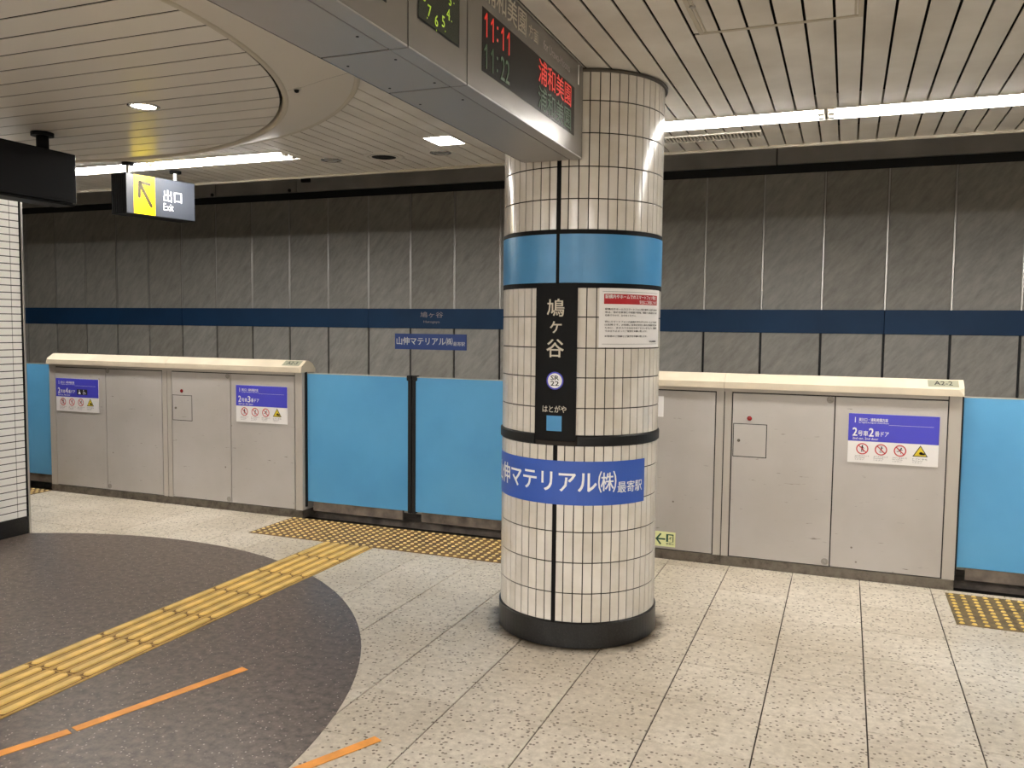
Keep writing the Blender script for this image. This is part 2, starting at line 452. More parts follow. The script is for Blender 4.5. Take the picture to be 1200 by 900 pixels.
# ---- enclosure the photo implies: concrete over the track, the rest of the platform behind the camera
MB().box(-16, 10, 5.97, 9.7, 3.95, 4.1).build('ceiling', M['plain'], kind='structure')
MB().box(-16.2, -16, -7, 9.7, -1.2, 4.1).build('wall_left', M['plain'], kind='structure')
MB().box(10, 10.2, -7, 9.7, -1.2, 4.1).build('wall_right', M['plain'], kind='structure')
MB().box(-16, 10, -7.3, -7.05, -.2, 4.1).build('wall_front', M['plain'], kind='structure')

# ---- left tiled wall
LX, LY = -5.62, 4.475
wl = MB().box(-8.2, LX-.006, .3, LY-.004, 0, 2.655).build('wall_left', M['grout'], kind='structure')
th, tw, z0 = .0517, .152, .128
tl = MB().box(0, .005, -tw/2+.0015, tw/2-.0030, .0032, th-.0032, .0010).mesh('wall_tile', M['white_tile'])
tl2 = MB().box(0, .005, -.075/2+.0015, .075/2-.0030, .0032, th-.0032, .0010).mesh('wall_tile', M['white_tile'])
fld = MB(); nrow = 48
for r in range(nrow):
    z = z0+th*r
    y = LY-.022-.075
    place(tl2, 'wall_tile', (LX-.006, y+.0375, z), wl)
    for c in range(22):
        yc = y-tw*(c+.5)
        if c < 2: place(tl, 'wall_tile', (LX-.006, yc, z), wl)
        else: fld.box(LX-.006, LX-.001, yc-tw/2+.0015, yc+tw/2-.0015, z+.0015, z+th-.0015)
fld.build('tile_field', M['white_tile'], wl, kind='stuff')
bb = MB().box(LX-.02, LX+.004, .3, LY-.02, 0, z0, .002).build('baseboard_left', M['granite'], wl)
MB().box(LX-.02, LX+.003, LY-.022, LY-.012, z0, 2.655).build('corner_joint', M['black'], wl)
MB().box(LX-.02, LX+.006, LY-.012, LY+.004, 0, 2.655, .002).build('corner_trim', M['steel'], wl)

# ---- ceiling
ceil = MB().box(-12, 8, -7, 5.93, CZ+.10, CZ+.2).build('ceiling', M['void'], kind='structure')
LAMP_Y0, LAMP_Y1 = 5.035, 5.295
fixtures = [(-11.27, -10.02), (-10.015, -8.775), (-8.77, -7.52), (-7.515, -6.265), (-6.26, -5.012), (-5.008, -3.76), (-1.40, -.153), (-.147, 1.10), (1.106, 2.353), (2.36, 3.6)]
pw = .1095; xp = -.963
RO = 2.565
def cutx(x, rad=RO):
    d = rad*rad-(x-SX)**2
    return (SY-math.sqrt(d), SY+math.sqrt(d)) if d > 0 else None
HAT = (-.595, .005, 2.99, 3.60)      # access hatch
GR = (-1.1775, -.5295, 5.455, 5.635)   # grille
SQ = (-2.6015, -2.3910, 4.945, 5.205)  # square lamp
def insub(x0, x1, rect): return x1 > rect[0]+.004 and x0 < rect[1]-.004
for k in range(-66, 44):
    a, b = xp+pw*k+.0055, xp+pw*(k+1)-.0055
    cuts = []                                 # y intervals removed
    xm = (a+b)/2
    if any(f0 < xm < f1 for f0, f1 in fixtures): cuts.append((LAMP_Y0, LAMP_Y1))
    if insub(a, b, SQ): cuts.append((SQ[2]-.003, SQ[3]+.003))
    if insub(a, b, GR): cuts.append((GR[2], GR[3]))
    if insub(a, b, HAT): cuts.append((HAT[3]-.002, HAT[3]+.022))
    ca, cb = cutx(a), cutx(b)
    y = [(-3.0, 5.93)]
    for c0, c1 in cuts:
        nn = []
        for s0, s1 in y:
            if c0 > s0 and c1 < s1: nn += [(s0, c0), (c1, s1)]
            else: nn.append((s0, s1))
        y = nn
    q = MB(); z_, t_ = CZ, .006
    def plank(p4): q.prism(p4, 'z', z_, z_+t_)
    for s0, s1 in y:
        if (ca or cb) and s0 < SY < s1:
            ca2 = ca or (SY, SY); cb2 = cb or (SY, SY)
            plank([(a, ca2[1]), (b, cb2[1]), (b, s1), (a, s1)])
            plank([(a, s0), (b, s0), (b, cb2[0]), (a, ca2[0])])
        else: plank([(a, s0), (b, s0), (b, s1), (a, s1)])
    q.build('ceiling_plank', M['plank'], ceil)
MB().box(-12, 8, 5.925, 5.945, CZ-.016, CZ+.3, .002).build('trim_1', M['trim'], ceil)
MB().box(-12, 8, -7, -3.0, CZ, CZ+.02).build('rear_soffit', M['plank'], ceil)
MB().box(-12, xp-66*pw, -3, 5.925, CZ, CZ+.02).box(xp+44*pw, 8, -3, 5.925, CZ, CZ+.02).build('side_soffit', M['plank'], ceil)
# lowered round soffit
RD = 2.18; ZD = 2.68
sof = MB().lathe([(0.001, ZD+.035), (2.20, ZD+.035), (2.20, ZD+.05), (.001, ZD+.05)], SX, SY, 96, smooth=False).build('round_soffit', M['void'], ceil)
pit = .1535; yb = 2.267
for k in range(-16, 17):
    a, b = yb+pit*k+.0065, yb+pit*(k+1)-.0065
    RP = RD-.004; a, b = max(a, SY-RP+.002), min(b, SY+RP-.002)
    if b-a < .01: continue
    pts = []
    for i in range(13):
        y_ = a+(b-a)*i/12; pts.append((SX+math.sqrt(max(0, RP*RP-(y_-SY)**2)), y_))
    for i in range(13):
        y_ = b-(b-a)*i/12; pts.append((SX-math.sqrt(max(0, RP*RP-(y_-SY)**2)), y_))
    MB().prism(pts, 'z', ZD, ZD+.003).build('soffit_plank', M['soffit'], sof)
MB().lathe([(RD+.012, ZD+.034), (RD+.012, ZD-.008), (RD+.016, ZD-.012), (RD+.036, ZD-.012), (RD+.040, ZD-.006), (RD+.040, ZD+.01)], SX, SY, 128).build('rim_ring', M['trim'], sof)
for i in range(12):
    a0 = math.radians(31+30*i); a1 = a0+math.radians(30)-.0012
    MB().lathe([(2.218, ZD-.007), (2.30, ZD+.018), (2.40, ZD+.058), (2.49, ZD+.088), (2.535, ZD+.100)], SX, SY, 14, a0, a1).build('flare_panel', M['flare'], sof)
MB().lathe([(2.53, CZ-.006), (2.535, CZ-.011), (2.56, CZ-.011), (2.566, CZ-.004), (2.566, CZ+.012)], SX, SY, 128).build('outer_ring', M['trim'], sof)

# ================================================================ THINGS
# ---- fluorescent fixtures
flab = ['fluorescent strip far to the left behind the tiled wall, end one', 'fluorescent strip far to the left behind the tiled wall, next one', 'fluorescent strip hidden behind the black hanging box, farther one', 'fluorescent strip hidden behind the black hanging box, nearer one', 'long glowing fluorescent strip behind the hanging exit sign, far left section', 'long glowing fluorescent strip at the left, section ending beside the round soffit',
        'glowing fluorescent strip just right of the column', 'glowing fluorescent strip running out of the right edge of the photo', 'fluorescent strip beyond the right edge', 'fluorescent strip farther beyond the right edge']
def lamp(f0, f1, y0, y1, label):
    t = empty('fluorescent_light', ((f0+f1)/2, (y0+y1)/2, CZ), label=label, cat='ceiling light', group='recessed fluorescent strips along the platform')
    e = .008
    MB().box(f0, f1, y0, y0+e, CZ-.004, CZ+.07).box(f0, f1, y1-e, y1, CZ-.004, CZ+.07).box(f0, f0+e, y0+e, y1-e, CZ-.002, CZ+.07)\
        .box(f1-e, f1, y0+e, y1-e, CZ-.002, CZ+.07).box(f0, f1, y0, y1, CZ+.07, CZ+.078).build('channel', M['fixture'], t)
    for yt in (y0+.085, y1-.085):
        MB().lathe([(.0175, f0+.04), (.0175, f1-.04)], 0, yt, 14, axis='x', cz=CZ+.006).build('tube', M['tube'], t)
        for xe in (f0+.012, f1-.04): MB().box(xe, xe+.028, yt-.022, yt+.022, CZ-.014, CZ+.068).build('socket', M['fixture'], t)
for (f0, f1), l in zip(fixtures, flab): lamp(f0, f1, LAMP_Y0, LAMP_Y1, l)
for i, yy in enumerate((-1.2, -4.6)):  # unseen strip lights added behind the camera as fill; side flanges limit their spread
    for j in range(5):
        x = -6.2+j*2.6
        t = empty('fluorescent_light', (x, yy, CZ-.05), label='unseen strip light added behind the viewer to brighten the platform', cat='ceiling light', group='unseen strip lights added behind the viewer')
        MB().box(x-.62, x+.62, yy-.12, yy+.12, CZ-.03, CZ-.001).box(x-.62, x+.62, yy-.128, yy-.12, CZ-.065, CZ-.001).box(x-.62, x+.62, yy+.12, yy+.128, CZ-.065, CZ-.001).build('housing', M['fixture'], t)
        for yt in (yy-.05, yy+.05): MB().lathe([(.0175, x-.58), (.0175, x+.58)], 0, yt, 12, axis='x', cz=CZ-.052).build('tube', M['tube_added_rear'], t)

# ---- downlight in the soffit, square lamp, round fittings
def downlight(x, y, z, r, label, lit, group=None, nm='downlight', cat='ceiling light'):
    t = empty(nm, (x, y, z), label=label, cat=cat, group=group)
    MB().lathe([(r*1.28, z), (r*1.28, z-.004), (r*1.05, z-.008), (r*.98, z-.004), (r*.95, z+.012)], x, y, 36).build('bezel', M['chrome'] if lit != 'dark' else M['plank'], t)
    if lit == 'lit': MB().disc(x, y, r*.97, 32, 'z', z-.001).build('lens', M['downlens'], t)
    elif lit == 'dim':
        MB().lathe([(.001, z-.012), (r*.5, z-.01), (r*.9, z-.002)], x, y, 24).build('lens', M['steel'], t)
    else:
        for q in range(3): MB().lathe([(r*(.92-.24*q), z-.006), (r*(.84-.24*q), z-.010), (r*(.76-.24*q), z-.006)], x, y, 32).build('louvre_ring', M['charcoal'] if q else M['plank'], t)
        MB().disc(x, y, r*.9, 32, 'z', z-.003).build('mesh_disc', M['charcoal'], t)
downlight(-3.38, 3.40, ZD, .062, 'bright round downlight in the slatted round soffit', 'lit')
for a in (150, 220, 285): downlight(SX+1.55*math.cos(math.radians(a)), SY+1.55*math.sin(math.radians(a)), ZD, .062, 'round downlight of the soffit outside the picture', 'lit', 'downlights outside the picture')
downlight(-3.15, 5.42, CZ, .115, 'round dark louvred ceiling speaker left of the square lamp', 'dark', nm='ceiling_speaker', cat='speaker')
downlight(-2.70, 5.43, CZ, .06, 'small round chrome fitting right beside the square lamp', 'dim')
downlight(-3.59, 5.41, CZ, .06, 'small round chrome fitting at the end of the left fluorescent strip', 'dim')
t = empty('square_light', ((SQ[0]+SQ[1])/2, (SQ[2]+SQ[3])/2, CZ), label='small square glowing ceiling lamp left of the sign beam', cat='ceiling light')
MB().box(SQ[0], SQ[0]+.012, SQ[2], SQ[3], CZ-.006, CZ+.03).box(SQ[1]-.012, SQ[1], SQ[2], SQ[3], CZ-.006, CZ+.03).box(SQ[0]+.012, SQ[1]-.012, SQ[2], SQ[2]+.012, CZ-.006, CZ+.03).box(SQ[0]+.012, SQ[1]-.012, SQ[3]-.012, SQ[3], CZ-.006, CZ+.03).build('frame', M['fixture'], t)
MB().box(SQ[0]+.012, SQ[1]-.012, SQ[2]+.012, SQ[3]-.012, CZ+.004, CZ+.012).build('diffuser', M['tube'], t)
# sensor at the flare seam
t = empty('ceiling_sensor', (-2.46, 3.42, 2.685), label='tiny dark sensor on the beige flared edge of the round soffit', cat='sensor')
MB().cyl(-2.46, 3.42, 2.682, .022, .02, 16).build('base', M['steel'], t)
MB().lathe([(.001, 2.668), (.009, 2.671), (.013, 2.682)], -2.46, 3.42, 14).build('lens', M['charcoal'], t)
# grille
t = empty('ceiling_grille', (-.8535, 5.545, CZ), label='white ribbed air grille in the ceiling beside the right fluorescent strip', cat='vent')
MB().box(GR[0], GR[1], GR[2], GR[2]+.018, CZ-.006, CZ+.012).box(GR[0], GR[1], GR[3]-.018, GR[3], CZ-.006, CZ+.012).box(GR[0], GR[0]+.015, GR[2]+.018, GR[3]-.018, CZ-.006, CZ+.012).box(GR[1]-.015, GR[1], GR[2]+.018, GR[3]-.018, CZ-.006, CZ+.012).build('frame', M['fixture'], t)
sl = MB().box(-.0045, .0045, -.072, .072, -.004, .003).mesh('slat', M['fixture'])
x = GR[0]+.028
while x < GR[1]-.02: place(sl, 'slat', (x, 5.545, CZ), t); x += .0225
# hatch
t = empty('ceiling_hatch', (-.295, 3.3, CZ), label='square metal framed access hatch in the slatted ceiling at the top edge', cat='hatch')
h0, h1, h2, h3 = -.608, .017, 2.985, 3.611
for (a, b, c, d) in ((h0, h0+.018, h2, h3), (h1-.018, h1, h2, h3), (h0+.018, h1-.018, h2, h2+.018), (h0+.018, h1-.018, h3-.018, h3)):
    MB().box(a, b, c, d, CZ-.005, CZ-.0005, .001).build('frame_bar', M['trim'], t)
for (a, b, c, d) in ((h0+.024, h0+.032, h2+.02, h3-.03), (h1-.032, h1-.024, h2+.02, h3-.03)):
    MB().box(a, b, c, d, CZ-.004, CZ-.0005, .001).build('frame_bar', M['trim'], t)
MB().cyl(-.585, 3.29, CZ-.008, .012, .006, 12).build('latch', M['steel'], t)

# ---- round tiled column
col = MB().cyl(CX, CY, 0, R-.004, CZ-.002, 96).build('round_column', M['grout'], org=(CX, CY, 0), label='round platform column clad in narrow cream tiles with a blue band', cat='column')
def arc_box(r0, r1, a0, a1, z0_, z1_, n=None, b=0.):
    """curved slab on the column; angles in degrees, 0 faces -Y, positive to +X"""
    n = n or max(1, int(abs(a1-a0)/2.5)); q = MB()
    prof = [(r0, z0_), (r1-b, z0_), (r1, z0_+b), (r1, z1_-b), (r1-b, z1_), (r0, z1_)] if b else [(r0, z0_), (r1, z0_), (r1, z1_), (r0, z1_)]
    if abs(a1-a0) >= 359.9: q.lathe(prof, CX, CY, n, smooth=False, close=True)
    else: q.lathe(prof, CX, CY, n, math.radians(a0-90), math.radians(a1-90), smooth=False, close=True)
    for f in q.bm.faces: f.smooth = False
    return q
def on_col(r):
    def f(u, v):
        a = math.radians(u); return (CX+r*math.sin(a), CY-r*math.cos(a), v)
    return f
st = 6.6667
low = [.128, .2735, .426, .578, .731, .883, 1.003]; midz = [1.053, 1.186, 1.334, 1.477, 1.626, 1.767]; top = [2.041, 2.187, 2.338, 2.493, 2.643, CZ-.012]
def coltile(a0, a1, za, zb):
    q = MB(); n = 3; g = .0026; ga = math.degrees(g/R); c = .0012; ca = math.degrees(c/R)
    A = [a0+ga+(a1-a0-2*ga)*i/n for i in range(n+1)]
    rows = []
    for a in A:
        pts = []
        for (rr, z) in ((R-.004, za+g), (R-.0008, za+g), (R, za+g+c), (R, zb-g-c), (R-.0008, zb-g), (R-.004, zb-g)):
            t_ = math.radians(a); pts.append(q.bm.verts.new((rr*math.sin(t_), -rr*math.cos(t_), z-za)))
        rows.append(pts)
    for i in range(n):
        for j in range(5):
            f = q.bm.faces.new((rows[i][j], rows[i+1][j], rows[i+1][j+1], rows[i][j+1])); f.smooth = False
    q.bm.faces.new(rows[0]); q.bm.faces.new(rows[-1][::-1])
    return q.mesh('tile', M['tile'])
cand = []
meshes = {}
for grp in (low, midz, top):
    for i in range(len(grp)-1):
        for k in range(54):
            c0 = .5+k*st
            ks = 0 if k == 0 else (2 if k == 53 else 1)
            a0, a1 = 0, st
            if k == 0: a0 = 1.25
            if k == 53: a1 = st-1.25
            if grp is midz: a0, a1 = 0, st
            if grp is midz and (k in (0, 1, 52, 53)): continue      # behind the station name sign
            d = abs(((c0+st/2-17+180) % 360)-180)
            cand.append((d, grp[i], grp[i+1], c0, a0, a1))
cand.sort(key=lambda e: e[0])
fldc = MB(); nt = 0
for d, za, zb, c0, a0, a1 in cand:
    key = (round(zb-za, 4), a0, a1)
    if key not in meshes: meshes[key] = coltile(a0, a1, za, zb)
    if nt < 290:
        place(meshes[key], 'tile', (CX, CY, za), col, math.radians(c0)); nt += 1
    else:
        tmp = meshes[key].copy(); tmp.transform(Matrix.Translation((CX, CY, za)) @ Matrix.Rotation(math.radians(c0), 4, 'Z')); fldc.bm.from_mesh(tmp); bpy.data.meshes.remove(tmp)
fldc.build('tile_field', M['tile'], col, kind='stuff')
arc_box(R-.01, R+.009, 0, 360, 0, .128, 96, .003).build('plinth', M['granite'], col, label='black granite plinth')
arc_box(R-.004, R+.008, 15.4, 345, 1.003, 1.053, 120, .004).build('buffer_strip', M['rubber'], col, label='raised black rubber strip')
arc_box(R-.004, R+.002, 0, 360, 1.767, 1.789, 96).build('band_edge', M['black'], col)
arc_box(R-.004, R+.002, 0, 360, 2.021, 2.041, 96).build('band_edge', M['black'], col)
arc_box(R-.004, R+.003, 1.7, 179.5, 1.789, 2.021, 70).build('blue_band', M['blue_enamel'], col)
arc_box(R-.004, R+.003, 180.5, 359.3, 1.789, 2.021, 70).build('blue_band', M['blue_enamel'], col)
for za, zb in ((.128, 1.003), (1.789, 2.021), (2.041, CZ-.012)):
    arc_box(R-.004, R+.0015, -.75, 1.75, za, zb, 2).build('seam_strip', M['black'], col)
arc_box(R-.004, R+.016, 0, 360, CZ-.016, CZ-.002, 96, .004).build('top_collar', M['bronze'], col)

# station name sign on the column
sg = empty('station_name_sign', (CX+.0, CY-R, 1.025), label='tall black station name sign with cream characters on the column front', cat='sign')
arc_box(R+.002, R+.014, -14.2, 14.5, 1.025, 1.788, 16, .002).build('panel', M['black'], sg)
oc = on_col(R+.0152)
W_ = 5.8
Print().text('鳩', -W_, W_, 1.628, 1.712, .012, keep=False).build('lettering', M['offwhite'], oc, sg, 1.5)
Print().text('ヶ', -3.6, 4.2, 1.548, 1.604, .012, keep=False).build('lettering', M['offwhite'], oc, sg, 1.5)
Print().text('谷', -W_, W_, 1.432, 1.518, .012, keep=False).build('lettering', M['offwhite'], oc, sg, 1.5)
def circ_col(prt, u, v, r, r2=None, n=32):
    kd = math.degrees(1/(R+.015))
    if r2 is None: prt.poly([(u+kd*r*math.cos(2*math.pi*i/n), v+r*math.sin(2*math.pi*i/n)) for i in range(n)])
    else:
        for i in range(n):
            a, b = 2*math.pi*i/n, 2*math.pi*(i+1)/n
            prt.poly([(u+kd*r*math.cos(a), v+r*math.sin(a)), (u+kd*r2*math.cos(a), v+r2*math.sin(a)), (u+kd*r2*math.cos(b), v+r2*math.sin(b)), (u+kd*r*math.cos(b), v+r*math.sin(b))])
    return prt
p_ = circ_col(Print(), .2, 1.318, .036); bd = p_.build('badge', M['white'], on_col(R+.0152), sg, 1.5, label='round white badge with a blue rim reading SR 22')
circ_col(Print(), .2, 1.318, .036, .043).build('badge_rim', M['plate_blue'], on_col(R+.0152), bd, 1.5)
Print().text('SR', -2.6, 3.0, 1.321, 1.343, .02, keep=False).build('lettering', M['sign_black'], on_col(R+.0162), bd, 1.5)
Print().text('22', -2.6, 3.0, 1.294, 1.316, .02, keep=False).build('lettering', M['sign_black'], on_col(R+.0162), bd, 1.5)
Print().text('はとがや', -8.2, 8.2, 1.164, 1.198, .01, keep=False).build('lettering', M['offwhite'], oc, sg, 1.5)
Print().rect(-5.2, 5.2, 1.074, 1.148).build('blue_square', M['blue_enamel'], oc, sg, 1.5)

# company sticker around the column
def company(fn, u0, u1, z0_, z1_, parent, step, mt):
    U = lambda t: u0+(u1-u0)*(t-145)/912; V = lambda t: z1_-(z1_-z0_)*t
    Print().text('山伸マテリアル', U(168), U(792), V(.71), V(.22), .02, keep=False).build('lettering', mt, fn, parent, step)
    Print().text('㈱', U(800), U(885), V(.70), V(.22), .008, keep=False).build('lettering', mt, fn, parent, step)
    Print().text('最寄駅', U(892), U(1037), V(.73), V(.47), .006, keep=False).build('lettering', mt, fn, parent, step)
stk = empty('company_sticker', (CX, CY-R, .714), label='bright blue wrap-around sticker with white characters on the lower column', cat='sticker')
arc_box(R+.0005, R+.002, -70, 69.6, .712, .928, 60).build('backing', M['sticker'], stk)
company(on_col(R+.0030), -70, 69.6, .712, .928, stk, 2.0, M['white'])

# safety notice on the column
nt_ = empty('safety_notice', (CX+R*math.sin(math.radians(58)), CY-R*math.cos(math.radians(58)), 1.48), label='white paper notice with a red heading taped to the column right of the name sign', cat='notice')
NA, NB, NZ0, NZ1 = 28.8, 88, 1.481, 1.766
arc_box(R+.001, R+.0025, NA, NB, NZ0, NZ1, 28).build('paper', M['plate_white'], nt_)
oc2 = on_col(R+.0035); oc3 = on_col(R+.0042)
Print().frame(NA+2.2, NB-4, NZ0+.016, NZ1-.016, .0016).build('border', M['grey_text'], oc2, nt_, 2)
Print().rect(NA+3.2, NB-5, 1.690, 1.738).build('heading', M['notice_red'], oc2, nt_, 2)
Print().text('駅構内やホームでのスマートフォン等は', NA+4, NB-8, 1.716, 1.735, .02, keep=False).build('lettering', M['white'], oc3, nt_, 2)
Print().text('安全にご利用について', NB-28, NB-6, 1.693, 1.711, .02, keep=False).build('lettering', M['white'], oc3, nt_, 2)
tx = Print()
for s_, z_, uw in (('駅構内やホームでスマートフォン等を操作しながらの歩行', 1.661, 50), ('等は、他のお客様との接触や事故、線路への転落など大変', 1.646, 50), ('危険ですので、おやめください。', 1.631, 24),
                   ('特にスマートフォンの画面を見ながらのホーム上での歩行', 1.601, 50), ('は危険です。お客様ご自身の安全と他のお客様の安全の', 1.586, 50), ('ために、歩きスマホはおやめくださいますよう、駅構内', 1.571, 50), ('では立ち止まってご使用をお願い致します。', 1.556, 36),
                   ('お客様のご理解とご協力をお願い致します。', 1.531, 36)):
    tx.text(s_, NA+4, NA+4+uw, z_, z_+.0095, .012, keep=False)
tx.build('lettering', M['sign_black'], oc2, nt_, 2)
Print().text('埼玉高速鉄道', NB-16, NB-6, 1.506, 1.514, .02, keep=False).build('lettering', M['sign_black'], oc2, nt_, 2)

# wall sticker on the track wall
ws = empty('wall_sticker', (-4.773, YW, 1.276), label='dull blue company sticker with white characters on the far grey wall', cat='sticker')
MB().box(-5.267, -4.279, YW-.004, YW-.0005, 1.276, 1.470).build('backing', M['sticker2'], ws)
company(on_y(YW-.004), -5.267, -4.279, 1.276, 1.470, ws, None, M['white'])

# ---- platform gate housings
def screw_me():
    return MB().lathe([(.001, .001), (.007, .001), (.008, 0), (.015, 0), (.017, .003), (.020, .003), (.022, 0)], 0, 0, 20, axis='y').mesh('latch_screw', M['screw'])
SCREW = screw_me()
def housing(c, label, plate_txt):
    x0, x1 = c-1.395, c+1.395
    t = empty('gate_housing', (c, YG+.08, 0), label=label, cat='platform gate', group='grey platform gate housings')
    MB().box(x0+.01, x1-.01, YG+.012, YG+.16, .002, 1.19).build('core', M['shadowgap'], t)
    for a, b in ((x0, c), (c, x1)):
        MB().box(a+.001, b-.001, YG+.0, YG+.17, 0, .064, .002).build('kickplate', M['kick'], t)
    for a, b in ((x0, c-1.322), (c-.052, c-.003), (c+.003, c+.048), (c+1.326, x1)):
        e = b-a > .06
        MB().box(a, b, YG+.001, YG+(.17 if e else .02), .0645, 1.186, .0015).build('stile', M['stile'], t)
    MB().box(c-1.32, c+1.32, YG+.003, YG+.02, 1.163, 1.186).build('top_rail', M['stile'], t)
    pn = []
    for a, b in ((-1.315, -.7045), (-.6975, -.059), (.056, .6795), (.6865, 1.319)):
        p = MB().box(c+a, c+b, YG-.001, YG+.014, .070, 1.155, .0012).build('cover_panel', M['panel'], t); pn.append(p)
    for rx, z in ((-.675, 1.14), (-.675, .10), (.654, 1.136), (.654, .096)):
        place(SCREW, 'latch_screw', (c+rx, YG-.002, z), pn[1] if rx < 0 else pn[2]).scale = (1, -1, 1)
    hd = MB().box(c+.066, c+.271, YG-.003, YG+.004, .742, .953, .001).build('access_hatch', M['panel'], pn[2])
    Print().frame(c+.061, c+.276, .737, .958, .005).build('hatch_gap', M['shadowgap'], on_y(YG-.001, .0006), pn[2])
    MB().lathe([(.001, YG-.009), (.008, YG-.009), (.010, YG-.003)], c+.098, 0, 14, axis='y', cz=.845).build('hatch_lock', M['kick'], pn[2])
    MB().lathe([(.001, YG-.012), (.010, YG-.010), (.015, YG-.004), (.016, YG-.001)], c+.163, 0, 16, axis='y', cz=.993).build('indicator_lamp', M['red_lamp'], pn[2], label='small round red indicator lamp')
    # mitred lid in two lengths
    for (a, b, end) in ((x0-.006, c-.001, -1), (c+.001, x1+.006, 1)):
        q = MB(); pr = [(YG-.028, 1.187), (YG-.028, 1.228), (YG+.055, 1.281), (YG+.085, 1.281), (YG+.135, 1.26), (YG+.175, 1.215), (YG+.175, 1.187)]
        def ringx(x, ins): return [q.bm.verts.new((x+(ins if j == 1 else 0), p[0] if not (ins and j == 1) else p[0], p[1])) for j, p in enumerate(pr)]
        A = ringx(a, .03 if end < 0 else 0); B = ringx(b, -.03 if end > 0 else 0)
        for j in range(7): q.bm.faces.new((A[j], B[j], B[(j+1) % 7], A[(j+1) % 7]))
        for rg, s in ((A, -1), (B, 1)):
            if s == end:
                # corner mitre: a raised corner vertex between front face, slope and end
                xe = a if s < 0 else b
                cv = q.bm.verts.new((xe, YG-.012, 1.238))
                q.bm.faces.new((rg[1], rg[2], cv)); q.bm.faces.new((rg[0], rg[1], cv)); q.bm.faces.new((rg[0], cv, rg[2], rg[3], rg[4], rg[5], rg[6]))
            else: q.bm.faces.new(rg)
        ld = q.build('lid', M['lid'], t)
        if end > 0 and plate_txt:
            def sl_(u, v, o=.0012):      # v 0..1 up the slope
                y = YG-.028+.083*v; z = 1.228+.053*v; return (u, y-o*.54, z+o*.84)
            Print().rect(x1-.19, x1-.022, .22, .93).build('number_label', M['label_plate'], sl_, ld, label='grey-green number label')
            Print().text(plate_txt, x1-.155, x1-.055, .40, .80, .012, keep=False).build('lettering', M['sign_black'], lambda u, v: sl_(u, v, .002), ld)
    for x, s in ((x0, -1), (x1, 1)):
        MB().box(x-.012 if s < 0 else x, x if s < 0 else x+.012, YG+.035, YG+.055, .09, 1.19).build('side_seal', M['rubber'], t)
    return t, pn
hl, pl = housing(-5.455, 'left grey gate housing with two blue and white notices, behind the yellow pad', 'A2-3')
hr, pr_ = housing(-.735, 'right grey gate housing with one blue and white notice, behind the column', 'A2-2')
housing(3.985, 'grey gate housing beyond the right edge', '')

# ---- gate doors
def leaf(x0, x1, edge, label, grp='sky blue sliding gate doors'):
    t = empty('gate_door', ((x0+x1)/2, YG+.067, .135), label=label, cat='gate door', group=grp)
    MB().box(x0, x1, YG+.05, YG+.085, .135, 1.18, .003).build('leaf', M['door'], t)
    MB().box(x0, x1, YG+.049, YG+.086, 1.176, 1.183, .001).build('top_edge', M['alu'], t)
    e0, e1 = (x1-.002, x1+.030) if edge > 0 else (x0-.030, x0+.002)
    MB().box(e0, e1, YG+.046, YG+.089, .12, 1.165, .004).build('edge_rubber', M['rubber'], t)
    MB().box(e0-(.012 if edge > 0 else -.002), e1+(.012 if edge < 0 else -.002), YG+.044, YG+.091, 1.15, 1.192, .006).build('edge_cap', M['rubber'], t)
    MB().box(x0+.05, x1-.05, YG+.056, YG+.08, .06, .134).build('carriage_rail', M['threshold'], t)
    return t
leaf(-4.046, -3.122, 1, 'left sky blue gate door between the left housing and the black centre edge')
leaf(-3.058, -2.144, -1, 'middle sky blue gate door between the black centre edge and the column')
leaf(.674, 1.595, 1, 'right sky blue gate door at the right edge of the photo')
leaf(1.66, 2.576, -1, 'sky blue gate door beyond the right edge', )
leaf(-7.78, -6.864, -1, 'narrow visible sky blue gate door beside the tiled wall at the far left')
leaf(-8.78, -7.85, 1, 'sky blue gate door hidden behind the tiled wall')

# ---- notices on the housings
def person(prt, u, v, s, pose):
    S = lambda pts: [(u+a*s, v+b*s) for a, b in pts]
    if pose == 0:      # leaning over
        prt.disc(u+.02*s, v+.62*s, .15*s, 12); prt.line(S([(0, .4), (-.02, -.1)]), .3*s)
        prt.line(S([(-.1, -.1), (-.16, -.62)]), .13*s); prt.line(S([(.08, -.1), (.16, -.62)]), .13*s); prt.line(S([(-.05, .36), (-.42, .46)]), .1*s); prt.line(S([(.06, .34), (.34, .05)]), .1*s)
    elif pose == 1:    # climbing
        prt.disc(u+.1*s, v+.55*s, .14*s, 12); prt.line(S([(.08, .35), (0, -.1)]), .22*s); prt.line(S([(0, -.1), (.22, -.3), (.2, -.6)]), .11*s); prt.line(S([(-.02, -.1), (-.22, -.35), (-.12, -.62)]), .11*s); prt.line(S([(.08, .32), (.36, .36)]), .09*s)
    else:              # running
        prt.disc(u+.22*s, v+.5*s, .14*s, 12); prt.line(S([(.14, .3), (-.08, -.08)]), .2*s); prt.line(S([(-.08, -.08), (.2, -.26), (.14, -.55)]), .11*s); prt.line(S([(-.08, -.08), (-.34, -.22), (-.58, -.2)]), .11*s)
        prt.line(S([(.12, .28), (.36, .1), (.5, .2)]), .09*s); prt.line(S([(.1, .28), (-.2, .26), (-.3, .06)]), .09*s)
